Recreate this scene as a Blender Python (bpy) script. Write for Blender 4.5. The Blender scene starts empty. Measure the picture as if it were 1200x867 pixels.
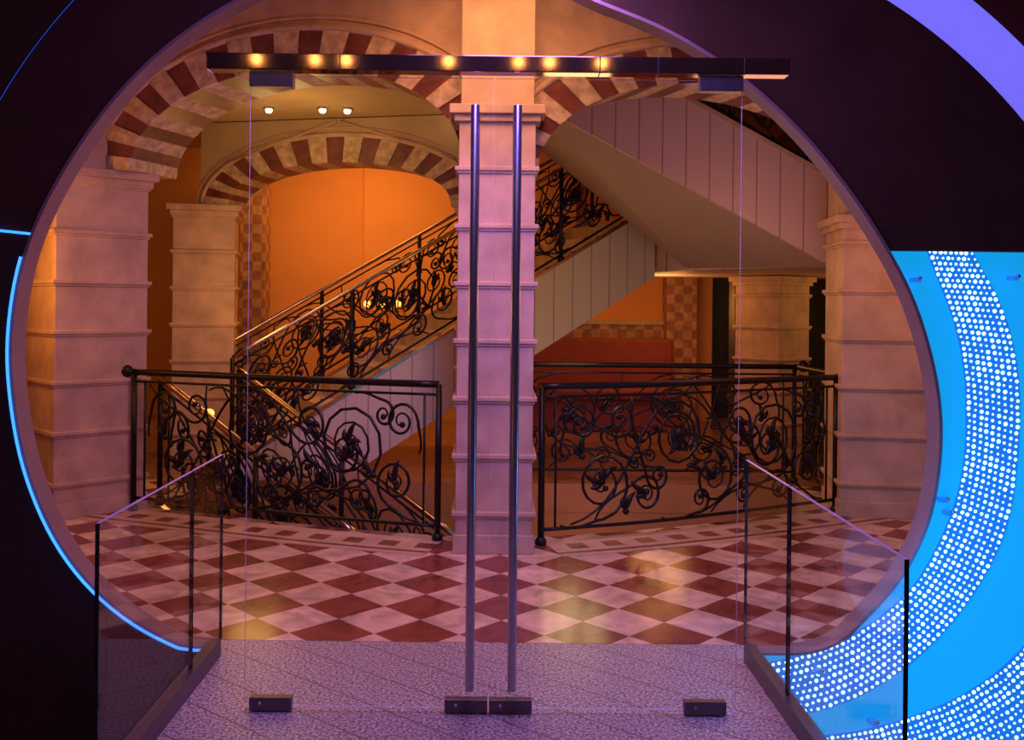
import bpy, bmesh, math, random
from mathutils import Vector, Matrix
random.seed(4)
F=1100.0; CX=580.0; CY=355.0; EYE=1.6; ROLL=math.radians(0.6)
def P(px,py,d):
    dx=px-CX; dy=py-CY
    tx=dx*math.cos(ROLL)+dy*math.sin(ROLL); ty=-dx*math.sin(ROLL)+dy*math.cos(ROLL)
    return Vector((tx/F*d, d, EYE-ty/F*d))
# ---------------------------------------------------------------- materials
def nt(name):
    m=bpy.data.materials.new(name); m.use_nodes=True
    n=m.node_tree; b=n.nodes['Principled BSDF']; return m,n,b
def sset(b,k,v):
    if k in b.inputs: b.inputs[k].default_value=v
def mat(name,col,rough=0.5,metal=0.0,var=0.0,scale=6.0,bump=0.0,emit=None,es=0.0,spec=None,detail=4):
    m,n,b=nt(name)
    c=(col[0],col[1],col[2],1)
    sset(b,'Base Color',c); sset(b,'Roughness',rough); sset(b,'Metallic',metal)
    if spec is not None: sset(b,'Specular IOR Level',spec)
    if emit: sset(b,'Emission Color',(*emit,1)); sset(b,'Emission Strength',es)
    if var>0 or bump>0:
        tc=n.nodes.new('ShaderNodeTexCoord'); no=n.nodes.new('ShaderNodeTexNoise')
        no.inputs['Scale'].default_value=scale; no.inputs['Detail'].default_value=detail
        n.links.new(tc.outputs['Object'],no.inputs['Vector'])
        if var>0:
            r=n.nodes.new('ShaderNodeValToRGB')
            r.color_ramp.elements[0].position=0.3; r.color_ramp.elements[1].position=0.7
            r.color_ramp.elements[0].color=(*[x*(1-var) for x in col],1)
            r.color_ramp.elements[1].color=(*[min(1,x*(1+var*0.6)) for x in col],1)
            n.links.new(no.outputs['Fac'],r.inputs['Fac']); n.links.new(r.outputs['Color'],b.inputs['Base Color'])
        if bump>0:
            bp=n.nodes.new('ShaderNodeBump'); bp.inputs['Strength'].default_value=bump; bp.inputs['Distance'].default_value=0.02
            n.links.new(no.outputs['Fac'],bp.inputs['Height']); n.links.new(bp.outputs['Normal'],b.inputs['Normal'])
    return m
M={}
M['stone']=mat('cream_limestone',(0.60,0.37,0.22),0.6,var=0.24,scale=5,bump=0.2,detail=8)
M['stone_red']=mat('red_marble',(0.20,0.055,0.035),0.4,var=0.4,scale=9)
M['vous']=mat('rough_cream_voussoir',(0.60,0.39,0.22),0.7,var=0.4,scale=14,bump=0.9)
M['plaster']=mat('tan_plaster',(0.55,0.37,0.18),0.8,var=0.08,scale=4)
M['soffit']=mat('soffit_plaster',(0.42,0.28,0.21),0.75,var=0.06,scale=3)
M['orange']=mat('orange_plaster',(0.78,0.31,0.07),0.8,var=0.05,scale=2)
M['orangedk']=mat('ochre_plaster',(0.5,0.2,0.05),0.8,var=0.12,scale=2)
M['dark']=mat('dark_bronze_panel',(0.075,0.032,0.020),0.75,var=0.2,scale=3,spec=0.08)
M['darkred']=mat('dark_red_panel',(0.12,0.02,0.01),0.6,var=0.1,scale=3)
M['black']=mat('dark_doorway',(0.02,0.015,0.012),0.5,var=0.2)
M['iron']=mat('wrought_iron',(0.020,0.012,0.010),0.38,metal=0.6,var=0.3,scale=20)
M['brass']=mat('polished_handrail',(0.65,0.45,0.28),0.22,metal=1.0,var=0.05,scale=9)
M['steel']=mat('brushed_steel',(0.50,0.46,0.50),0.30,metal=0.95,var=0.05,scale=30)
M['clamp']=mat('patch_fitting_steel',(0.17,0.14,0.16),0.35,metal=0.8,var=0.1,scale=30)
M['header']=mat('bronzed_steel_header',(0.30,0.17,0.13),0.07,metal=0.95,var=0.15,scale=8)
M['jamb']=mat('jamb_metal',(0.28,0.15,0.14),0.5,metal=0.0,var=0.12,scale=7)
M['redseat']=mat('red_upholstery',(0.28,0.040,0.012),0.65,var=0.15,scale=6)
M['bluepanel']=mat('blue_acrylic_led_glow',(0.01,0.25,0.6),0.3,var=0.2,scale=2,emit=(0.006,0.38,0.88),es=0.85)  # emission stands in for the LED light falling on this panel
M['blueband']=mat('led_board',(0.01,0.10,0.4),0.35,var=0.2,scale=3,emit=(0.012,0.17,0.75),es=0.85)
M['led']=mat('led_emitter',(0.6,0.9,1),0.4,var=0.01,emit=(0.42,0.88,1.0),es=3.0)
M['lav']=mat('lavender_lip_glow',(0.3,0.28,0.9),0.4,var=0.1,emit=(0.20,0.17,1.0),es=0.8)  # emission stands in for blue light falling on the ring's outer lip
M['strip']=mat('blue_light_strip',(0.05,0.2,0.9),0.4,var=0.01,emit=(0.03,0.22,1.0),es=2.4)
M['stripdim']=mat('blue_seam_strip',(0.02,0.08,0.4),0.4,var=0.01,emit=(0.02,0.12,0.8),es=0.4)
M['lamp']=mat('downlight_lens',(1,0.9,0.6),0.4,var=0.01,emit=(1,0.80,0.40),es=14)
M['warmlamp']=mat('amber_globe',(1,0.6,0.2),0.4,var=0.01,emit=(1,0.38,0.07),es=3)
M['track']=mat('track_bulb',(1,0.7,0.3),0.4,var=0.01,emit=(1,0.50,0.13),es=26)
# boards
def boards(name,col,w):
    m,n,b=nt(name); sset(b,'Roughness',0.6)
    tc=n.nodes.new('ShaderNodeTexCoord'); sx=n.nodes.new('ShaderNodeSeparateXYZ')
    n.links.new(tc.outputs['Object'],sx.inputs[0])
    d=n.nodes.new('ShaderNodeMath'); d.operation='DIVIDE'; d.inputs[1].default_value=w
    f=n.nodes.new('ShaderNodeMath'); f.operation='FRACT'
    l=n.nodes.new('ShaderNodeMath'); l.operation='LESS_THAN'; l.inputs[1].default_value=0.06
    mx=n.nodes.new('ShaderNodeMix'); mx.data_type='RGBA'
    n.links.new(sx.outputs['X'],d.inputs[0]); n.links.new(d.outputs[0],f.inputs[0]); n.links.new(f.outputs[0],l.inputs[0])
    n.links.new(l.outputs[0],mx.inputs['Factor'])
    mx.inputs['A'].default_value=(*col,1); mx.inputs['B'].default_value=(*[c*0.5 for c in col],1)
    n.links.new(mx.outputs['Result'],b.inputs['Base Color'])
    return m
M['boards']=boards('panelled_cladding',(0.68,0.44,0.35),0.2)
M['boards2']=boards('panelled_stringer',(0.76,0.60,0.36),0.2)
# checker
def checker(name,c1,c2,s,rot,rough=0.18):
    m,n,b=nt(name); sset(b,'Roughness',rough)
    tc=n.nodes.new('ShaderNodeTexCoord'); mp=n.nodes.new('ShaderNodeMapping')
    mp.inputs['Rotation'].default_value=(0,0,rot); mp.inputs['Location'].default_value=(0.12,0.1,0.5*s)
    ck=n.nodes.new('ShaderNodeTexChecker'); ck.inputs['Scale'].default_value=1/s
    no=n.nodes.new('ShaderNodeTexNoise'); no.inputs['Scale'].default_value=5; no.inputs['Detail'].default_value=8
    no.inputs['Distortion'].default_value=1.2
    n.links.new(tc.outputs['Object'],mp.inputs['Vector']); n.links.new(mp.outputs['Vector'],ck.inputs['Vector'])
    n.links.new(tc.outputs['Object'],no.inputs['Vector'])
    outs=[]
    for c in (c1,c2):
        r=n.nodes.new('ShaderNodeValToRGB')
        r.color_ramp.elements[0].position=0.3; r.color_ramp.elements[1].position=0.68
        r.color_ramp.elements[0].color=(*[x*0.6 for x in c],1); r.color_ramp.elements[1].color=(*[min(1,x*1.2) for x in c],1)
        n.links.new(no.outputs['Fac'],r.inputs['Fac']); outs.append(r)
    n.links.new(outs[0].outputs['Color'],ck.inputs['Color1']); n.links.new(outs[1].outputs['Color'],ck.inputs['Color2'])
    n.links.new(ck.outputs['Color'],b.inputs['Base Color'])
    return m
M['floor']=checker('marble_checker_floor',(0.78,0.52,0.36),(0.25,0.055,0.035),0.29,math.radians(45),0.2)
M['brick']=checker('check_dado',(0.50,0.24,0.09),(0.34,0.12,0.05),0.12,0,0.6)
M['backfloor']=mat('polished_brown_floor',(0.32,0.14,0.06),0.22,var=0.35,scale=2.5)
def granite():
    m,n,b=nt('speckled_granite'); sset(b,'Roughness',0.33)
    tc=n.nodes.new('ShaderNodeTexCoord')
    v=n.nodes.new('ShaderNodeTexNoise'); v.inputs['Scale'].default_value=85; v.inputs['Detail'].default_value=6
    r=n.nodes.new('ShaderNodeValToRGB')
    r.color_ramp.elements[0].position=0.40; r.color_ramp.elements[0].color=(0.14,0.10,0.11,1)
    r.color_ramp.elements[1].position=0.62; r.color_ramp.elements[1].color=(0.70,0.58,0.56,1)
    n.links.new(tc.outputs['Object'],v.inputs['Vector']); n.links.new(v.outputs['Fac'],r.inputs['Fac'])
    mp=n.nodes.new('ShaderNodeMapping'); mp.inputs['Rotation'].default_value=(0,0,math.radians(-52))
    n.links.new(tc.outputs['Object'],mp.inputs['Vector'])
    sx=n.nodes.new('ShaderNodeSeparateXYZ'); n.links.new(mp.outputs['Vector'],sx.inputs[0])
    d=n.nodes.new('ShaderNodeMath'); d.operation='DIVIDE'; d.inputs[1].default_value=0.22
    f=n.nodes.new('ShaderNodeMath'); f.operation='FRACT'
    l=n.nodes.new('ShaderNodeMath'); l.operation='LESS_THAN'; l.inputs[1].default_value=0.035
    mx=n.nodes.new('ShaderNodeMix'); mx.data_type='RGBA'
    n.links.new(sx.outputs['X'],d.inputs[0]); n.links.new(d.outputs[0],f.inputs[0]); n.links.new(f.outputs[0],l.inputs[0])
    n.links.new(l.outputs[0],mx.inputs['Factor']); n.links.new(r.outputs['Color'],mx.inputs['A']); mx.inputs['B'].default_value=(0.16,0.11,0.12,1)
    n.links.new(mx.outputs['Result'],b.inputs['Base Color'])
    return m
M['granite']=granite()
def glassmat(name,tint,refl,cap):
    m=bpy.data.materials.new(name); m.use_nodes=True; n=m.node_tree; n.nodes.clear()
    o=n.nodes.new('ShaderNodeOutputMaterial'); t=n.nodes.new('ShaderNodeBsdfTransparent'); g=n.nodes.new('ShaderNodeBsdfGlossy')
    t.inputs['Color'].default_value=(*tint,1); g.inputs['Roughness'].default_value=0.02
    fr=n.nodes.new('ShaderNodeFresnel'); fr.inputs['IOR'].default_value=1.35
    mu=n.nodes.new('ShaderNodeMath'); mu.operation='MULTIPLY'; mu.inputs[1].default_value=refl
    mi=n.nodes.new('ShaderNodeMath'); mi.operation='MINIMUM'; mi.inputs[1].default_value=cap
    mx=n.nodes.new('ShaderNodeMixShader')
    n.links.new(fr.outputs[0],mu.inputs[0]); n.links.new(mu.outputs[0],mi.inputs[0]); n.links.new(mi.outputs[0],mx.inputs[0]); n.links.new(t.outputs[0],mx.inputs[1]); n.links.new(g.outputs[0],mx.inputs[2]); n.links.new(mx.outputs[0],o.inputs[0])
    return m
M['glass']=glassmat('clear_glass',(0.985,0.99,0.995),0.9,0.15)
M['glassedge']=mat('glass_edge_bright',(0.55,0.45,0.66),0.3,var=0.1,scale=5)
M['glassdark']=mat('glass_edge_dark',(0.02,0.03,0.04),0.2,var=0.1,scale=5)
# ---------------------------------------------------------------- mesh builder
class MB:
    def __init__(s): s.v=[]; s.f=[]; s.m=[]; s.mats=[]; s.sm=[]
    def mi(s,k):
        if k not in s.mats: s.mats.append(k)
        return s.mats.index(k)
    def face(s,idx,k,sm=False): s.f.append(idx); s.m.append(s.mi(k)); s.sm.append(sm)
    def hexa(s,p,k):
        b=len(s.v); s.v+= [tuple(q) for q in p]
        for q in ((0,1,2,3),(7,6,5,4),(0,4,5,1),(1,5,6,2),(2,6,7,3),(3,7,4,0)): s.face([b+i for i in q],k)
    def box(s,c,d,k,rz=0.0):
        x,y,z=[e/2 for e in d]; R=Matrix.Rotation(rz,3,'Z'); C=Vector(c)
        p=[C+R@Vector(q) for q in ((-x,-y,-z),(x,-y,-z),(x,y,-z),(-x,y,-z),(-x,-y,z),(x,-y,z),(x,y,z),(-x,y,z))]
        s.hexa(p,k)
    def prism(s,xy,z0,z1,k,side=None):
        b=len(s.v); n=len(xy)
        s.v+=[(x,y,z0) for x,y in xy]+[(x,y,z1) for x,y in xy]
        s.face([b+i for i in range(n)][::-1],side or k); s.face([b+n+i for i in range(n)],k)
        for i in range(n):
            j=(i+1)%n; s.face([b+i,b+j,b+n+j,b+n+i],side or k)
    def tube(s,pts,r,k,n=6):
        pts=[Vector(p) for p in pts]; N=len(pts)
        if N<2: return
        rs=r if isinstance(r,(list,tuple)) else [r]*N
        b=len(s.v); up=None
        for i,p in enumerate(pts):
            t=(pts[min(i+1,N-1)]-pts[max(i-1,0)])
            if t.length<1e-9: t=Vector((1,0,0))
            t.normalize()
            if up is None:
                up=Vector((0,0,1)) if abs(t.z)<0.9 else Vector((1,0,0))
            a=up-t*up.dot(t)
            if a.length<1e-6: a=t.orthogonal()
            a.normalize(); up=a; c=t.cross(a)
            for j in range(n):
                th=2*math.pi*j/n; s.v.append(tuple(p+(a*math.cos(th)+c*math.sin(th))*rs[i]))
        for i in range(N-1):
            for j in range(n):
                j2=(j+1)%n; s.face([b+i*n+j,b+i*n+j2,b+(i+1)*n+j2,b+(i+1)*n+j],k,True)
        s.face([b+j for j in range(n)][::-1],k); s.face([b+(N-1)*n+j for j in range(n)],k)
    def ball(s,c,r,k,n=10,m=6,sc=(1,1,1)):
        b=len(s.v); c=Vector(c)
        for i in range(1,m):
            ph=math.pi*i/m
            for j in range(n):
                th=2*math.pi*j/n; s.v.append((c.x+r*sc[0]*math.sin(ph)*math.cos(th),c.y+r*sc[1]*math.sin(ph)*math.sin(th),c.z+r*sc[2]*math.cos(ph)))
        s.v.append((c.x,c.y,c.z+r*sc[2])); T=len(s.v)-1; s.v.append((c.x,c.y,c.z-r*sc[2])); B=T+1
        for i in range(m-2):
            for j in range(n):
                j2=(j+1)%n; s.face([b+i*n+j,b+(i+1)*n+j,b+(i+1)*n+j2,b+i*n+j2],k,True)
        for j in range(n):
            j2=(j+1)%n; s.face([T,b+j,b+j2],k,True); s.face([B,b+(m-2)*n+j2,b+(m-2)*n+j],k,True)
    def obj(s,name,bevel=0,parent=None,recalc=True):
        me=bpy.data.meshes.new(name); me.from_pydata([tuple(v) for v in s.v],[],s.f)
        for k in s.mats: me.materials.append(M[k])
        for i,p in enumerate(me.polygons): p.material_index=s.m[i]; p.use_smooth=s.sm[i]
        if recalc:
            bm=bmesh.new(); bm.from_mesh(me); bmesh.ops.recalc_face_normals(bm,faces=bm.faces); bm.to_mesh(me); bm.free()
        o=bpy.data.objects.new(name,me); bpy.context.collection.objects.link(o)
        if bevel: 
            b=o.modifiers.new('bevel','BEVEL'); b.width=bevel; b.segments=2; b.limit_method='ANGLE'
        if parent: o.parent=parent
        return o
def catmull(pts,closed=True,n=10):
    out=[]; N=len(pts)
    rng=range(N) if closed else range(N-1)
    for i in rng:
        g=lambda k: Vector(pts[k%N]) if closed else Vector(pts[max(0,min(N-1,k))])
        p0,p1,p2,p3=g(i-1),g(i),g(i+1),g(i+2)
        for j in range(n):
            t=j/n
            out.append(0.5*((2*p1)+(p2-p0)*t+(2*p0-5*p1+4*p2-p3)*t*t+(3*p1-p0-3*p2+p3)*t**3))
    if not closed: out.append(Vector(pts[-1]))
    return out
def resample(pts,N):
    d=[0]
    for a,b in zip(pts,pts[1:]): d.append(d[-1]+(b-a).length)
    out=[];j=0
    for i in range(N):
        t=d[-1]*i/(N-1)
        while j<len(d)-2 and d[j+1]<t: j+=1
        out.append(pts[j].lerp(pts[j+1],(t-d[j])/max(1e-9,d[j+1]-d[j])))
    return out
# ---------------------------------------------------------------- portal wall with round opening
WD=4.34  # wall front plane depth
S0=WD/4.40
hole=[(500,-62),(390,-45),(285,0),(200,55),(130,125),(72,210),(35,290),(18,370),(17,450),(35,550),(75,640),(135,708),(215,755),(350,800),(560,840),
      (780,810),(960,760),(1012,722),(1055,672),(1085,610),(1098,540),(1098,475),(1086,410),(1064,345),(1031,283),(985,215),(930,150),(860,88),(780,38),(690,0),(600,-45)]
hc=catmull(hole,True,6)
C0=Vector((560,440))
W0=P(C0.x,C0.y,WD)
hw=[]
for q in hc:
    w=P(q.x,q.y,WD); w.z=max(w.z,0.0); hw.append(w)
ang=[math.atan2(w.z-W0.z,w.x-W0.x) for w in hw]; rad=[math.hypot(w.z-W0.z,w.x-W0.x) for w in hw]
tab=sorted(zip(ang,rad))
def rhole(a):
    while a>math.pi: a-=2*math.pi
    while a<-math.pi: a+=2*math.pi
    pa,pr=tab[-1][0]-2*math.pi,tab[-1][1]
    for x,r in tab+[(tab[0][0]+2*math.pi,tab[0][1])]:
        if x>=a: return pr+(r-pr)*(a-pa)/max(1e-9,x-pa)
        pa,pr=x,r
    return pr
def polar(a,r,y): return Vector((W0.x+r*math.cos(a),y,W0.z+r*math.sin(a)))
def ringstrip(mb,a0,a1,n,fin,fout,y0,y1,k):
    for i in range(n):
        a=a0+(a1-a0)*i/n; b=a0+(a1-a0)*(i+1)/n
        p=[polar(a,fin(a),y0),polar(b,fin(b),y0),polar(b,fout(b),y0),polar(a,fout(a),y0)]
        q=[Vector((v.x,y1,v.z)) for v in p]; mb.hexa(p+q,k)
D=math.radians
BIG=5.0
mb=MB()
ringstrip(mb,D(-95),D(30),70,lambda a:rhole(a)+0.018,lambda a:3.6,4.42,4.438,'bluepanel')
mb.obj('portal_panel_led_glow')
mb=MB()
ringstrip(mb,D(17),D(265),110,lambda a:rhole(a)+0.018,lambda a:BIG,4.44,4.48,'darkred')
mb.obj('wall_front')
def outer(a):
    d=math.degrees(a)
    return S0*(2.58+0.30*max(0,min(1,(45-d)/24)))
mb=MB()
a1=D(6); n=90
zc=P(1120,294,WD).z
for i in range(n):
    a=a1+(D(150)-a1)*i/n; b=a1+(D(150)-a1)*(i+1)/n
    p=[polar(a,rhole(a)+0.02,WD),polar(b,rhole(b)+0.02,WD),polar(b,outer(b),WD),polar(a,outer(a),WD)]
    if max(v.z for v in p)<zc: continue
    for v in p: v.z=max(v.z,zc)
    q=[Vector((v.x,4.41,v.z)) for v in p]; mb.hexa(p+q,'dark')
ringstrip(mb,D(150),D(268),70,lambda a:rhole(a)+0.02,lambda a:outer(D(90)) if a<D(178) else BIG,WD,4.41,'dark')
ringstrip(mb,D(90),D(178),40,lambda a:outer(D(90))+0.012,lambda a:BIG,WD+0.02,4.41,'dark')
mb.obj('portal_cover_ring')
mb=MB(); mb.box((-3.2,4.5,-1.0),(4.0,0.1,1.9),'dark'); mb.obj('wall_pit')
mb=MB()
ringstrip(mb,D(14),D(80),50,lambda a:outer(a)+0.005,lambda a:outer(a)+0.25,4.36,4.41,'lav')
mb.obj('curved_lip_glow')  # outer lip of the ring, its lit look put into the emission
mb=MB()
ringstrip(mb,D(-180),D(180),220,lambda a:rhole(a),lambda a:rhole(a)+0.016,WD-0.012,4.455,'jamb')
mb.obj('trim_round_opening')
mb=MB()
mb.tube([polar(a,rhole(a)+0.018,WD-0.020) for a in [D(166)+(D(231)-D(166))*i/40 for i in range(41)]],0.007,'strip')
mb.tube([polar(a,outer(D(90))+0.006,WD) for a in [D(120)+(D(178)-D(120))*i/30 for i in range(31)]],0.002,'stripdim')
mb.tube([P(-40,266,WD-0.01),P(36,274,WD-0.01)],0.006,'strip')
mb.obj('blue_led_strip')
# LED bands
b1i=[(1075,240),(1088,295),(1120,380),(1133,460),(1128,560),(1100,640),(1060,700),(990,750),(900,778),(800,792)]
b1o=[(1120,240),(1142,295),(1180,370),(1197,460),(1190,580),(1165,660),(1110,740),(1040,800),(960,835),(840,850)]
b2i=[(1300,560),(1262,670),(1200,760),(1130,815),(1040,850),(960,864),(860,870)]
b2o=[(1390,600),(1345,730),(1265,840),(1170,900),(1060,935),(960,945),(850,950)]
mb=MB()
for (bi,bo,rows) in ((b1i,b1o,9),(b2i,b2o,12)):
    ci=catmull(bi,False,8); co=catmull(bo,False,8)
    L=sum((b-a).length for a,b in zip(co,co[1:]))
    N=int(L/7.6)
    A=resample(ci,N); B=resample(co,N)
    def Q(w,y):
        v=P(w.x,w.y,4.40); return Vector((v.x,y,v.z))
    for i in range(N-1):
        p=[Q(A[i],4.412),Q(A[i+1],4.412),Q(B[i+1],4.412),Q(B[i],4.412)]
        if min(v.z for v in p)>zc: continue
        q=[Vector((v.x,4.419,v.z)) for v in p]
        mb.hexa(p+q,'blueband')
    for i in range(N):
        for j in range(rows):
            t=(j+0.5)/rows+random.uniform(-0.012,0.012)
            w=A[i].lerp(B[i],t); c=Q(w,4.40); r=0.0085*random.uniform(0.6,1.25)
            if c.z>zc: continue
            b=len(mb.v)
            for h in range(6): mb.v.append((c.x+r*math.cos(h*math.pi/3),4.411,c.z+r*math.sin(h*math.pi/3)))
            mb.v.append((c.x,4.402,c.z))
            for h in range(6): mb.face([b+h,b+(h+1)%6,b+6],'led')
mb.obj('led_light_ring',recalc=False)
mb=MB()
for (x,y) in ((1072,328),(1186,326),(1110,600),(1104,585),(1022,845),(958,785)):
    c=P(x,y,4.40); mb.box((c.x,4.395,c.z),(0.03,0.045,0.022),'blueband',0.3); mb.ball((c.x+0.014,4.37,c.z+0.008),0.010,'steel')
mb.obj('panel_standoff_bolts')
# front room ceiling + track lamps (reflected in the header rail)
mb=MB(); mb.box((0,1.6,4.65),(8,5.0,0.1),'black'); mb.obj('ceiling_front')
mb=MB()
mb.box((0,1.5,3.16),(3.6,0.04,0.03),'clamp')
for x in (-1.48,-1.12,-0.93,-0.30,0.13,0.32,0.64):
    mb.tube([(x,1.5,3.15),(x,1.5,3.11)],0.018,'clamp',8); mb.ball((x,1.5,3.082),0.030,'track')
for x in (-1.7,1.7): mb.tube([(x,1.5,3.16),(x,1.5,4.6)],0.008,'clamp',6)
mb.obj('ceiling_track_light')
# ---------------------------------------------------------------- walkway
mb=MB(); mb.prism([(-1.27,0.3),(1.2,0.3),(1.2,4.42),(-1.27,4.42)],-0.3,0.0,'granite'); mb.obj('floor_walkway')
mb=MB(); mb.prism([(-6,-1),(6,-1),(6,4.4),(-6,4.4)],-2.1,-2.0,'black'); mb.obj('floor_pit')
# interior floor
front=[(-2.75,7.25),(-2.1,7.02),(-1.5,6.78),(-0.9,6.58),(-0.4,6.45),(0.4,6.45),(0.95,6.62),(1.5,6.85),(2.1,7.15),(2.65,7.45)]
mb=MB()
mb.prism([(-3.6,4.52),(-1.45,4.52),(-1.45,4.425),(1.5,4.425),(1.5,4.52),(3.6,4.52),(3.6,7.45)]+front[::-1]+[(-3.6,7.25)],-0.25,0,'floor','stone')
mb.prism([(-5,7.25),(-2.75,7.25),(-2.2,8.35),(-5,8.35)],-0.25,0,'floor','stone')
mb.prism([(2.65,7.45),(7,7.45),(7,8.35),(2.65,8.35)],-0.25,0,'floor','stone')
mb.obj('floor')
mb=MB(); mb.prism([(-7,8.35),(9,8.35),(9,15),(-7,15)],-0.25,0.0,'backfloor','orangedk'); mb.obj('floor_rear')
mb=MB(); mb.prism([(-4,5.5),(4,5.5),(4,9.5),(-4,9.5)],-1.7,-1.6,'backfloor'); mb.obj('floor_stairwell')
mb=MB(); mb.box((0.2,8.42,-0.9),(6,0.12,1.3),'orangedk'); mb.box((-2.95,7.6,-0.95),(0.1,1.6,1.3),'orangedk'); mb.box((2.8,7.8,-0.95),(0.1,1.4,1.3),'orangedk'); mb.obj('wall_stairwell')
# border inlay
mb=MB()
bc=catmull([(-3.0,7.12),(-2.3,6.86),(-1.5,6.55),(-0.9,6.35),(-0.36,6.2)],False,12)
bc2=catmull([(0.36,6.2),(0.95,6.4),(1.6,6.67),(2.3,7.0),(2.9,7.3)],False,12)
for cc in (bc,bc2):
    L=sum((b-a).length for a,b in zip(cc,cc[1:])); N=int(L/0.12); R=resample(cc,N)
    for i in range(N-1):
        a,b=R[i],R[i+1]; t=(b-a).normalized(); nn=Vector((t.y,-t.x))
        for off,w,k in ((-0.12,0.12,'stone'),(0.0,0.13,'stone_red' if i%2 else 'stone'),(0.13,0.06,'stone'),(0.19,0.04,'stone_red'),(0.23,0.06,'stone')):
            p=[a+nn*off,b+nn*off,b+nn*(off+w),a+nn*(off+w)]
            mb.hexa([(v.x,v.y,0.0005) for v in p]+[(v.x,v.y,0.004) for v in p],k)
mb.obj('trim_floor_border')
# ---------------------------------------------------------------- columns
def column(name,x,y,w,rz,z1,z0=0.0,k='stone',zb=0.254,ztop=None):
    mb=MB()
    mb.box((x,y,(z0+z1)/2),(w,w,z1-z0),k,rz)
    z=zb
    while z<z1-0.05:
        mb.box((x,y,z),(w+0.05,w+0.05,0.03),k,rz); mb.box((x,y,z-0.022),(w+0.025,w+0.025,0.02),k,rz)
        z+=0.367
    mb.box((x,y,z0+0.06),(w+0.03,w+0.03,0.12),k,rz)
    mb.box((x,y,z1-0.03),(w+0.12,w+0.12,0.06),k,rz); mb.box((x,y,z1-0.08),(w+0.06,w+0.06,0.05),k,rz)
    if ztop: mb.box((x,y,(z1+ztop)/2),(w-0.02,w-0.02,ztop-z1),k,rz)
    return mb.obj(name,0.006)
column('stone_column',0.005,6.235,0.49,0,2.86,ztop=3.74)
column('stone_column',-3.15,7.22,0.68,D(44),2.56,ztop=3.74)
column('stone_column',3.0,7.42,0.62,D(-8),2.30,ztop=3.74)
column('stone_column',-3.0,9.75,0.60,D(12),2.56)
column('stone_column',-0.12,9.03,0.42,D(-8),2.56)
column('stone_column',3.25,11.0,0.60,D(40),1.94)
# ---------------------------------------------------------------- arches
def arcade(name,A,B,uc,a,b,zs,ring,t,n,ztop,u0,u1,sk='plaster'):
    A=Vector((A[0],A[1],0));B=Vector((B[0],B[1],0)); d=(B-A).normalized(); nn=Vector((-d.y,d.x,0))
    if nn.y<0: nn=-nn
    W=lambda u,z,o: A+d*u+nn*o+Vector((0,0,z))
    mb=MB()
    for i in range(n):
        f0=math.pi*i/n; f1=math.pi*(i+1)/n
        k='stone_red' if i%2 else 'vous'; ins=0.0 if i%2 else -0.012
        def q(f,e): return (uc-(a+e)*math.cos(f), zs+(b+e)*math.sin(f))
        pts=[q(f0,0),q(f1,0),q(f1,ring),q(f0,ring)]
        mb.hexa([W(u,z,ins) for u,z in pts]+[W(u,z,t) for u,z in pts],k)
    m=48
    pl=[W(uc-(a+ring+0.02)*math.cos(math.pi*i/m),zs+(b+ring+0.02)*math.sin(math.pi*i/m),0.01) for i in range(m+1)]
    mb.tube(pl,0.028,'stone')
    pl=[W(uc-(a+ring+0.09)*math.cos(math.pi*i/m),zs+(b+ring+0.09)*math.sin(math.pi*i/m),0.02) for i in range(m+1)]
    mb.tube(pl,0.014,'stone')
    for i in range(m):
        f0=math.pi*i/m; f1=math.pi*(i+1)/m
        pts=[(uc-(a+ring)*math.cos(f),zs+(b+ring)*math.sin(f)) for f in (f0,f1)]
        if pts[0][1]>ztop or pts[1][1]>ztop: continue
        pp=[pts[0],pts[1],(pts[1][0],ztop),(pts[0][0],ztop)]
        mb.hexa([W(u,z,0.02) for u,z in pp]+[W(u,z,t-0.01) for u,z in pp],sk)
    for ua,ub in ((u0,uc-a-ring),(uc+a+ring,u1)):
        if ub-ua>0.01:
            pp=[(ua,zs),(ub,zs),(ub,ztop),(ua,ztop)]
            mb.hexa([W(u,z,0.02) for u,z in pp]+[W(u,z,t-0.01) for u,z in pp],sk)
    return mb.obj(name)
arcade('banded_stone_arch',(-0.1,6.1),(-2.9,7.0),1.44,1.30,0.66,2.56,0.26,0.55,25,3.74,0,3.1,'stone')
arcade('banded_stone_arch',(0.1,6.1),(2.9,7.15),1.66,1.48,0.70,2.47,0.26,0.5,27,3.74,0,3.3,'stone')
arcade('banded_stone_arch',(-3.0,9.5),(-0.1,8.85),1.46,1.17,0.40,2.56,0.25,0.42,23,3.39,0,2.9,'plaster')
mb=MB()
for s in (-1,1):
    mb.tube([(-1.55+s*0.02,9.17,3.36),(-1.55+s*1.15,9.17-s*0.25,2.98)],0.013,'stone')
mb.obj('trim_lozenge')
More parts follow.
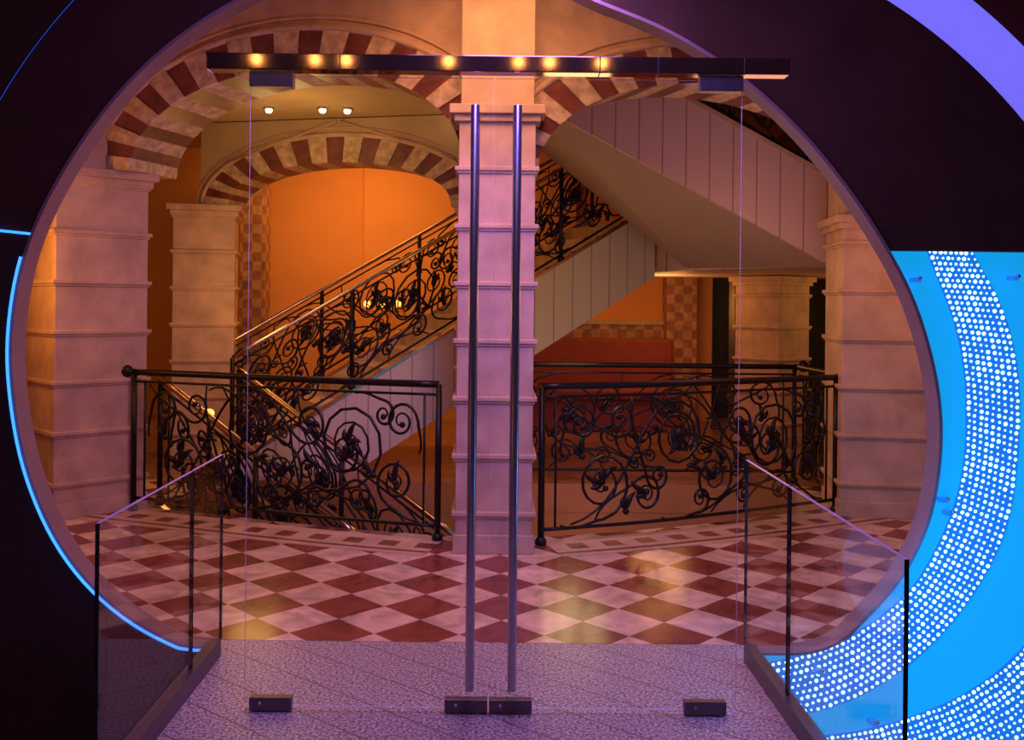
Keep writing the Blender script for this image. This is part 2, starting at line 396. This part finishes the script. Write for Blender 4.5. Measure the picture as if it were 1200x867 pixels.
# ---------------------------------------------------------------- room shell
mb=MB(); mb.box((-3.67,6.0,1.87),(0.1,2.9,3.74),'plaster'); mb.obj('wall_left')
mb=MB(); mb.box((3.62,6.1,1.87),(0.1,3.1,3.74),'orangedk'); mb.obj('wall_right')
mb=MB(); mb.box((0,5.9,3.80),(7.6,2.7,0.1),'soffit'); mb.obj('ceiling')
mb=MB(); mb.box((-2.5,8.6,3.45),(5.2,2.4,0.1),'plaster'); mb.obj('ceiling_rear_left')
mb=MB(); mb.box((-1.0,12.4,3.75),(9,4.6,0.1),'plaster'); mb.obj('ceiling_rear')
mb=MB(); mb.box((4.5,10.5,5.0),(8.6,7.5,0.1),'plaster'); mb.obj('ceiling_stair_hall')
mb=MB(); mb.box((-1.5,13.0,2.2),(9,0.1,5.0),'orange')
mb.obj('wall_back')
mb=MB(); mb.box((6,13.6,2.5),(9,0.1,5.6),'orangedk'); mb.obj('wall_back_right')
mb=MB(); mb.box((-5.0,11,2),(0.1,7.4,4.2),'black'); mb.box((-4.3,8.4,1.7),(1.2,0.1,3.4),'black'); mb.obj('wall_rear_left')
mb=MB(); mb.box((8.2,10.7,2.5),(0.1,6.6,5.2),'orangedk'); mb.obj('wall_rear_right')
mb=MB(); mb.box((-3.12,12.2,1.6),(0.32,0.3,3.2),'brick'); mb.obj('checkered_pilaster')
mb=MB(); mb.box((2.5,12.7,1.3),(0.4,0.3,2.6),'brick'); mb.obj('checkered_pilaster')
mb=MB(); mb.box((1.0,12.86,1.2),(2.6,0.12,0.26),'brick'); mb.box((1.0,12.85,1.35),(2.6,0.16,0.05),'plaster'); mb.obj('trim_dado')
mb=MB(); mb.box((-0.35,12.9,2.2),(2.9,0.12,4.4),'orange'); mb.obj('wall_back_projection')
for i,(x,w) in enumerate(((3.15,0.4),(5.0,1.9))):
    mb=MB(); mb.box((x,13.4,1.15),(w,0.1,2.3),'black')
    mb.box((x-w/2,13.35,1.15),(0.08,0.16,2.3),'brass'); mb.box((x+w/2,13.35,1.15),(0.08,0.16,2.3),'brass'); mb.box((x,13.35,2.32),(w+0.16,0.16,0.08),'brass')
    mb.obj('door_%d'%(i+1))
mb=MB()
mb.box((1.2,12.1,0.2),(2.3,0.7,0.4),'redseat'); mb.box((1.2,12.05,0.47),(2.3,0.7,0.14),'redseat'); mb.box((1.2,12.42,0.82),(2.3,0.16,0.66),'redseat')
mb.obj('red_banquette',0.03)
# ---------------------------------------------------------------- ornamental iron
def scroll(S,C,r,turns,dr,bow=0.5,n=30):
    S=Vector(S);C=Vector(C); v=S-C; d=max(v.length,r*1.02)
    a=math.atan2(v.y,v.x)+dr*math.acos(min(1,r/d))
    T=C+Vector((math.cos(a),math.sin(a)))*r; tg=Vector((-math.sin(a),math.cos(a)))*dr
    L=(T-S).length; out=[]
    dv=(T-S).normalized() if L>1e-6 else tg
    cb,sb=math.cos(bow*dr*-1),math.sin(bow*dr*-1); d1=Vector((dv.x*cb-dv.y*sb,dv.x*sb+dv.y*cb))
    P1=S+d1*L*0.4; P2=T-tg*L*0.35
    for i in range(10):
        t=i/10; out.append(S*(1-t)**3+P1*3*t*(1-t)**2+P2*3*t*t*(1-t)+T*t**3)
    for i in range(n+1):
        t=i/n; aa=a+dr*turns*2*math.pi*t; rr=r*(1-0.82*t**0.85)
        out.append(C+Vector((math.cos(aa),math.sin(aa)))*rr)
    return out
def put_scroll(mb,path,u0,su,v0,sv,S,C,r,turns,dr,bow=0.5,rad=0.009):
    pts=scroll(S,C,r,turns,dr,bow)
    W=[path(u0+p.x*su,v0+p.y*sv) for p in pts]
    N=len(W); rs=[rad*(0.75+0.45*math.sin(math.pi*min(1,i/N*1.3))) for i in range(N)]
    mb.tube(W,rs,'iron',5)
    mb.ball(W[-1],rad*2.3,'iron',7,5)
def leaf(mb,path,u,v,ang,L,w=0.02):
    W=[];rs=[]
    for i in range(9):
        t=i/8; cu=0.25*L*math.sin(t*2.4)
        x=u+math.cos(ang)*L*t-math.sin(ang)*cu; y=v+math.sin(ang)*L*t+math.cos(ang)*cu
        W.append(path(x,y)); rs.append(0.002+w*math.sin(math.pi*t**0.8))
    mb.tube(W,rs,'iron',5)
PAT=[
 ((0.04,0.02),(0.36,0.27),0.23,2.1,1,0.5),((0.30,0.02),(0.72,0.18),0.13,1.8,-1,0.6),
 ((0.05,0.45),(0.20,0.66),0.13,1.7,-1,0.5),((0.05,0.82),(0.50,0.68),0.12,1.7,1,0.3),
 ((0.12,0.02),(0.98,0.56),0.25,2.3,-1,-0.6),((0.62,0.80),(1.02,0.56),0.14,1.6,-1,0.7),
 ((0.75,0.83),(1.32,0.26),0.20,1.9,-1,-0.5),((1.00,0.83),(1.56,0.62),0.15,1.8,1,-0.6),
 ((0.85,0.02),(1.20,0.12),0.09,1.5,1,0.5),((1.30,0.02),(1.90,0.50),0.29,2.5,1,-0.5),
 ((1.62,0.02),(1.98,0.15),0.12,1.6,-1,0.5),((1.45,0.83),(1.86,0.44),0.15,1.6,1,0.5),
 ((2.45,0.02),(2.28,0.26),0.16,1.9,-1,0.4),((2.46,0.45),(2.32,0.66),0.13,1.8,1,0.5),
 ((1.95,0.83),(2.18,0.70),0.09,1.5,-1,0.4),((0.70,0.45),(0.62,0.40),0.06,1.2,1,0.3),
 ((0.60,0.83),(0.82,0.30),0.10,1.5,1,0.4),((1.10,0.02),(1.55,0.30),0.10,1.5,1,0.4),((2.1,0.02),(1.62,0.12),0.08,1.5,1,0.4),
]
LEAVES=[(0.36,0.28,0.5),(0.36,0.28,2.5),(0.98,0.56,4.0),(0.98,0.56,5.2),(0.98,0.50,0.9),(1.32,0.26,0.2),(1.32,0.26,2.0),(1.9,0.5,3.9),(1.9,0.5,5.4),(1.9,0.5,1.0),(2.28,0.26,1.2),(0.72,0.2,2.4),(1.56,0.62,5.0),(0.55,0.08,0.8),(1.1,0.35,5.5),(1.62,0.35,2.2),(0.2,0.45,1.2),(2.1,0.3,1.9)]
def railing(name,path,L,vb=0.1,vt=0.98,post=True,ends=(True,True),hand='iron',mirror=False,hr=0.024,finial=(False,False),npost=0):
    mb=MB(); N=max(6,int(L/0.15))
    us=[L*i/N for i in range(N+1)]
    mb.tube([path(u,vt+0.07) for u in us],hr,hand,8)
    mb.tube([path(u,vt) for u in us],0.010,'iron',5)
    mb.tube([path(u,vb) for u in us],0.013,'iron',5)
    posts=[]
    if ends[0]: posts.append(0.0)
    if ends[1]: posts.append(L)
    for i in range(npost): posts.append(L*(i+1)/(npost+1))
    for u in posts:
        mb.tube([path(u,0.0),path(u,vt+0.07)],0.022,'iron',6)
        mb.ball(path(u,0.02),0.04,'iron',8,5); 
    for i,f in enumerate(finial):
        if f:
            u=0 if i==0 else L; s=-1 if i==0 else 1
            mb.tube([path(u,vt+0.07),path(u+s*0.07,vt+0.07)],0.026,'iron',6); mb.ball(path(u+s*0.08,vt+0.075),0.055,'iron',10,7)
    for u in (0.10,L-0.10):
        mb.tube([path(u,vb),path(u,vt)],0.009,'iron',5)
    k=max(1,round((L-0.2)/2.5)); W=(L-0.2)/k; su=W/2.5; sv=(vt-vb)/0.84
    for j in range(k):
        m=mirror ^ (j%2==1)
        u0=0.1+W*j+(W if m else 0); ss=-su if m else su
        for (S,C,r,t,dr,bow) in PAT: put_scroll(mb,path,u0,ss,vb,sv,S,C,r,t,dr,bow,0.0095)
        for (a,b,an) in LEAVES:
            pf=lambda x,y: path(u0+x*ss,vb+y*sv)
            leaf(mb,pf,a,b,an,0.15)
            leaf(mb,pf,a,b,an+0.8,0.10)
            mb.ball(pf(a,b),0.024,'iron',7,5)
    return mb.obj(name)
def polypath(pts):
    pts=[Vector(p) for p in pts]; c=catmull(pts,False,12); d=[0]
    for a,b in zip(c,c[1:]): d.append(d[-1]+(b-a).length)
    def f(u,v):
        if u<=0: p=c[0]+(c[0]-c[1]).normalized()*(-u)
        elif u>=d[-1]: p=c[-1]+(c[-1]-c[-2]).normalized()*(u-d[-1])
        else:
            j=0
            while d[j+1]<u: j+=1
            p=c[j].lerp(c[j+1],(u-d[j])/(d[j+1]-d[j]))
        return Vector((p.x,p.y,p.z+v))
    return f,d[-1]
f,L=polypath([(-0.37,6.30,0),(-1.1,6.50,0),(-1.95,6.83,0),(-2.72,7.10,0)])
railing('wrought_iron_railing',f,L,mirror=True,finial=(False,True))
f,L=polypath([(0.32,6.22,0),(1.1,6.50,0),(1.95,6.92,0),(2.66,7.30,0)])
railing('wrought_iron_railing',f,L,finial=(False,True))
f,L=polypath([(0.0,8.5,0),(2.72,8.5,0)])
railing('wrought_iron_railing',f,L,finial=(False,True),mirror=True)
f,L=polypath([(2.76,7.6,0),(2.74,8.42,0)])
railing('wrought_iron_railing',f,L,ends=(True,False))
# ---------------------------------------------------------------- stair flight up (A)
lineZ=lambda x: 0.6+0.63*(x+1.48)
lineY=lambda x: 8.8+0.415*(x+1.48)
perp=Vector((-0.383,0.924,0))
def Apt(x,off,z): return Vector((x,lineY(x),0))+perp*off+Vector((0,0,z))
mb=MB()
x0=-2.43; xm=-1.29; x1=1.72
def seg(xa,xb,za0,za1,zb0,zb1,o0,o1,k):
    mb.hexa([Apt(xa,o0,za0),Apt(xb,o0,zb0),Apt(xb,o1,zb0),Apt(xa,o1,za0),Apt(xa,o0,za1),Apt(xb,o0,zb1),Apt(xb,o1,zb1),Apt(xa,o1,za1)],k)
seg(-2.2,xm,0.001,lineZ(-2.2)-0.12,0.001,lineZ(xm)-0.12,0.05,1.4,'soffit')
seg(xm,x1,0.001,lineZ(xm)-0.12,lineZ(x1)-0.70,lineZ(x1)-0.12,0.05,1.4,'soffit')
for o0,o1 in ((0,0.06),(1.36,1.42)):
    seg(x0,xm,0.001,lineZ(x0)+0.05,0.001,lineZ(xm)+0.05,o0,o1,'boards2')
    seg(xm,x1,0.001,lineZ(xm)+0.05,lineZ(x1)-0.72,lineZ(x1)+0.05,o0,o1,'boards2')
    seg(x0,x1,lineZ(x0)+0.05,lineZ(x0)+0.08,lineZ(x1)+0.05,lineZ(x1)+0.08,o0-0.01,o1+0.01,'brass')
for i in range(15):
    xa=-2.43+0.27*i; z=0.17*(i+1)
    mb.hexa([Apt(xa,0.06,max(0.002,z-0.3)),Apt(xa+0.28,0.06,max(0.002,z-0.3)),Apt(xa+0.28,1.36,max(0.002,z-0.3)),Apt(xa,1.36,max(0.002,z-0.3)),Apt(xa,0.06,z-0.06),Apt(xa+0.28,0.06,z-0.06),Apt(xa+0.28,1.36,z-0.06),Apt(xa,1.36,z-0.06)],'stone')
mb.obj('staircase_lower_flight')
for o in (0.03,1.39):
    f,L=polypath([Apt(-2.35,o,lineZ(-2.35)+0.08),Apt(-0.3,o,lineZ(-0.3)+0.08),Apt(1.7,o,lineZ(1.7)+0.08)])
    railing('stair_railing',f,L,vb=0.06,vt=0.88,hand='brass',hr=0.02,npost=3)
mb=MB(); mb.prism([(1.9,9.55),(2.88,8.05),(4.6,8.05),(4.6,11.9),(1.15,11.9),(1.74,10.15)],1.95,2.5,'soffit','boards'); mb.obj('stair_landing')
# upper flight (B)
n0=P(625,120,8.0); n1=P(976,313,8.0); f0=P(600,148,9.5); f1=P(803,314,9.5)
up=Vector((0,0,0.72))
mb=MB(); mb.hexa([n0,n1,f1,f0,n0+up,n1+up,f1+up,f0+up],'soffit')
dy=Vector((0,-0.05,0)); e=Vector((0,0,0.01))
mb.hexa([n0+dy-e,n1+dy-e,n1-e,n0-e,n0+dy+up,n1+dy+up,n1+up,n0+up],'boards')
mb.hexa([n0+dy*1.3+up,n1+dy*1.3+up,n1+up+Vector((0,.1,0)),n0+up+Vector((0,.1,0))]+[v+Vector((0,0,0.04)) for v in (n0+dy*1.3+up,n1+dy*1.3+up,n1+up+Vector((0,.1,0)),n0+up+Vector((0,.1,0)))],'stone')
mb.obj('staircase_upper_flight')
f,L=polypath([n0+up+Vector((0.05,0.02,0.04)),(n0+n1)/2+up+Vector((0,0.02,0.04)),n1+up+Vector((-0.05,0.02,0.04))])
railing('stair_railing',f,L,vb=0.06,vt=0.85,npost=2)
# descending flight (C)
dc=Vector((0.926,-0.377,0)); pc=Vector((0.377,0.926,0)); O=Vector((-2.60,7.32,0))
mb=MB()
for i in range(9):
    z=-0.165*(i+1)
    a=O+dc*(0.28*i); b=a+dc*0.29
    z0=z-0.1
    mb.hexa([a+Vector((0,0,z0)),b+Vector((0,0,z0)),b+pc*0.95+Vector((0,0,z0)),a+pc*0.95+Vector((0,0,z0)),a+Vector((0,0,z)),b+Vector((0,0,z)),b+pc*0.95+Vector((0,0,z)),a+pc*0.95+Vector((0,0,z))],'backfloor')
    mb.hexa([a+Vector((0,0,z)),a+dc*0.04+Vector((0,0,z)),a+dc*0.04+pc*0.95+Vector((0,0,z)),a+pc*0.95+Vector((0,0,z)),a+Vector((0,0,z+0.165)),a+dc*0.02+Vector((0,0,z+0.165)),a+dc*0.02+pc*0.95+Vector((0,0,z+0.165)),a+pc*0.95+Vector((0,0,z+0.165))],'stone_red')
sl=-0.165/0.28
for o in (-0.03,0.95):
    a=O+pc*o+Vector((0,0,0)); b=a+dc*2.25+Vector((0,0,2.25*sl)); t=pc*0.05
    mb.hexa([a+Vector((0,0,-0.22)),b+Vector((0,0,-0.22)),b+t+Vector((0,0,-0.22)),a+t+Vector((0,0,-0.22)),a+Vector((0,0,0.02)),b+Vector((0,0,0.02)),b+t+Vector((0,0,0.02)),a+t+Vector((0,0,0.02))],'brass')
mb.obj('staircase_down_flight')
for o,LL in ((0.0,1.8),(0.97,2.1)):
    a=O+pc*o; b=a+dc*LL+Vector((0,0,LL*sl))
    f,L=polypath([a,(a+b)/2,b]); railing('stair_railing',f,L,vb=0.08,vt=0.92,hand='brass',hr=0.026,npost=1)
# ---------------------------------------------------------------- glass doors
DY=3.667
def pw(px,py,d=DY): return P(px,py,d)
header_z=pw(580,77).z
xl=pw(290,450).x; xr=pw(866,450).x; xc=pw(576,450).x
def glassbox(mb,c,d,edge,top=None):
    mb.box(c,d,'glass')
    for i in range(len(mb.f)-6,len(mb.f)):
        vs=[Vector(mb.v[j]) for j in mb.f[i]]
        n=(vs[1]-vs[0]).cross(vs[2]-vs[1]).normalized()
        thin=min(range(3),key=lambda q:d[q])
        if abs(n[thin])<0.5:
            mb.m[i]=mb.mi(top if (top and abs(n[2])>0.5) else edge)
for nm,xa,xb,hx,cl in (('glass_door',xl,xc-0.004,pw(554,450).x,((293,342),(521,571))),('glass_door',xc+0.004,xr,pw(603,450).x,((573,623),(801,850)))):
    mb=MB()
    glassbox(mb,((xa+xb)/2,DY,(0.02+header_z-0.05)/2),(xb-xa,0.01,header_z-0.07),'glassedge')
    for s in (-1,1):
        y=DY+s*0.06
        mb.tube([(hx,y,0.11),(hx,y,2.36)],0.0165,'steel',14)
    for z in (0.35,2.1): mb.tube([(hx,DY-0.06,z),(hx,DY+0.06,z)],0.01,'steel',8)
    for (a,b) in cl:
        ca=pw(a,832).x; cb=pw(b,832).x
        mb.box(((ca+cb)/2,DY,0.031),(cb-ca,0.036,0.05),'clamp'); mb.ball(((ca+cb)/2-0.04,DY-0.019,0.033),0.008,'steel')
    ca=xa if xa<xc-0.3 else xb-0.17
    mb.box((ca+0.085,DY,header_z-0.065),(0.17,0.045,0.06),'clamp')
    mb.obj(nm,0.002)
mb=MB()
ha=pw(245,74).x; hb=pw(923,84).x
mb.box(((ha+hb)/2,DY,header_z),(hb-ha,0.07,0.064),'header')
for px in (400,702,770,870): mb.box((pw(px,80).x,DY,header_z),(0.008,0.072,0.066),'black')
mb.obj('door_header_rail',0.006)
for nm,x,ys in (('glass_balustrade',-1.24,(2.94,3.87,4.30)),('glass_balustrade',1.16,(2.62,3.67,4.30))):
    mb=MB()
    for a,b in zip(ys,ys[1:]):
        glassbox(mb,(x,(a+b)/2,0.47),(0.014,b-a-0.012,0.85),'glassdark','glassedge')
    mb.box((x,(ys[0]+4.27)/2-0.2,0.04),(0.05,4.27-ys[0]+0.3,0.08),'clamp')
    mb.obj(nm)
# downlights
mb=MB()
for (px,py,z) in ((315,137,3.4),(378,126,3.4),(407,138,3.4),(525,137,3.4),(250,138,3.4)):
    a=P(px,py,1); d=(z-EYE)/(a.z-EYE); d=min(d,8.75); c=P(px,py,d)
    mb.tube([(c.x,c.y,z-0.02),(c.x,c.y,z)],0.05,'steel',12); mb.ball((c.x,c.y,z-0.028),0.032,'lamp',10,6,(1,1,0.8))
mb.obj('ceiling_downlights')
mb=MB(); 
for (px,py,d) in ((430,356,12.0),(448,356,12.0),(466,356,12.0),(640,358,12.0)):
    c=P(px,py,d); mb.ball(c,0.045,'warmlamp'); mb.tube([c,c+Vector((0,0,-0.1)),(c.x,12.86,c.z-0.1)],0.012,'brass')
mb.obj('globe_reflections')  # glowing balls stand in for globe reflections; their brackets are added
c=P(245,484,8.6)
mb=MB(); mb.tube([(c.x,c.y,0.0),(c.x,c.y,c.z-0.05)],0.02,'iron',8); mb.tube([(c.x,c.y,0.0),(c.x,c.y,0.03)],0.1,'iron',12); mb.ball(c,0.05,'warmlamp',10,7,(1,1,0.8)); mb.obj('amber_floor_lamp')
# ---------------------------------------------------------------- lights
def light(name,kind,loc,e,col,size=0.3,tgt=None,spot=None):
    l=bpy.data.lights.new(name,kind); l.energy=e; l.color=col
    if kind=='AREA': l.size=size
    else: l.shadow_soft_size=size
    if kind=='SPOT': l.spot_size=spot or D(80); l.spot_blend=0.6
    o=bpy.data.objects.new(name,l); bpy.context.collection.objects.link(o); o.location=loc
    if tgt is not None:
        o.rotation_euler=(Vector(tgt)-Vector(loc)).to_track_quat('-Z','Y').to_euler()
    return o
light('violet_column_fill','SPOT',(0.1,2.4,3.7),400,(0.30,0.16,1.0),0.35,(0,6.0,1.3),D(40))  # this and the next three violet lamps are added unseen, tinting column and floor
light('violet_wide_wash','AREA',(0.1,2.4,3.7),24,(0.30,0.18,1.0),1.2,(0,6,1.4))
light('violet_threshold_wash','AREA',(0.1,4.05,3.15),30,(0.50,0.28,1.0),0.5,(0.1,4.35,0))
light('violet_walkway_wash','AREA',(0.2,3.0,3.4),30,(0.40,0.20,1.0),0.6,(0.1,3.3,0))
light('blue_ring_glow','POINT',(1.75,3.95,0.5),26,(0.05,0.3,1.0),0.3)
light('blue_left_glow','POINT',(-2.0,3.9,0.3),1.5,(0.1,0.15,1.0),0.3)
light('front_room_amber','POINT',(-2.5,1.5,0.6),7,(1.0,0.3,0.12),0.3)
light('lobby_warm','AREA',(0,5.0,3.6),44,(1.0,0.47,0.22),1.2,(0,5.8,0))
light('left_column_warm','POINT',(-3.45,6.2,1.9),22,(1.0,0.44,0.09),0.2)
light('left_arch_violet','POINT',(-2.0,6.1,2.5),7,(0.34,0.22,1.0),0.2)
light('right_column_warm','POINT',(3.1,6.2,2.0),11,(1.0,0.34,0.10),0.2)
light('rear_left_tan','POINT',(-1.8,8.2,2.8),15,(1.0,0.60,0.20),0.3)
light('rear_column_tan','POINT',(-2.2,8.6,1.6),18,(1.0,0.50,0.12),0.2)
light('orange_wall_wash','AREA',(-1.8,11.4,3.6),85,(1.0,0.48,0.14),1.6,(-1.8,13,0.6))
light('stair_pink','POINT',(1.8,6.9,1.9),12,(1.0,0.50,0.34),0.4)
light('stair_upper_violet','POINT',(1.6,7.0,3.3),7,(0.9,0.48,0.70),0.3)
light('stringer_warm','POINT',(0.7,8.2,1.3),13,(1.0,0.68,0.30),0.3)
light('rear_right_orange','POINT',(2.0,11.2,1.7),24,(1.0,0.44,0.12),0.3)
light('rear_right_orange2','POINT',(4.6,10.4,1.6),16,(1.0,0.50,0.15),0.3)
light('well_warm','POINT',(0.6,7.4,-0.6),9,(1.0,0.50,0.2),0.3)
w=bpy.data.worlds.new('world'); bpy.context.scene.world=w; w.use_nodes=True
w.node_tree.nodes['Background'].inputs[0].default_value=(0.10,0.05,0.08,1); w.node_tree.nodes['Background'].inputs[1].default_value=0.2
sc=bpy.context.scene
try: sc.view_settings.view_transform='Standard'
except Exception as ex: print(ex)
# camera
cd=bpy.data.cameras.new('camera'); cd.sensor_width=36; cd.lens=F/1200*36
cd.shift_x=(600-CX)/1200; cd.shift_y=-(433.5-CY)/1200; cd.clip_end=100
co=bpy.data.objects.new('camera',cd); bpy.context.collection.objects.link(co)
co.location=(0,0,EYE); co.rotation_euler=(math.pi/2,-ROLL,0)
sc.camera=co
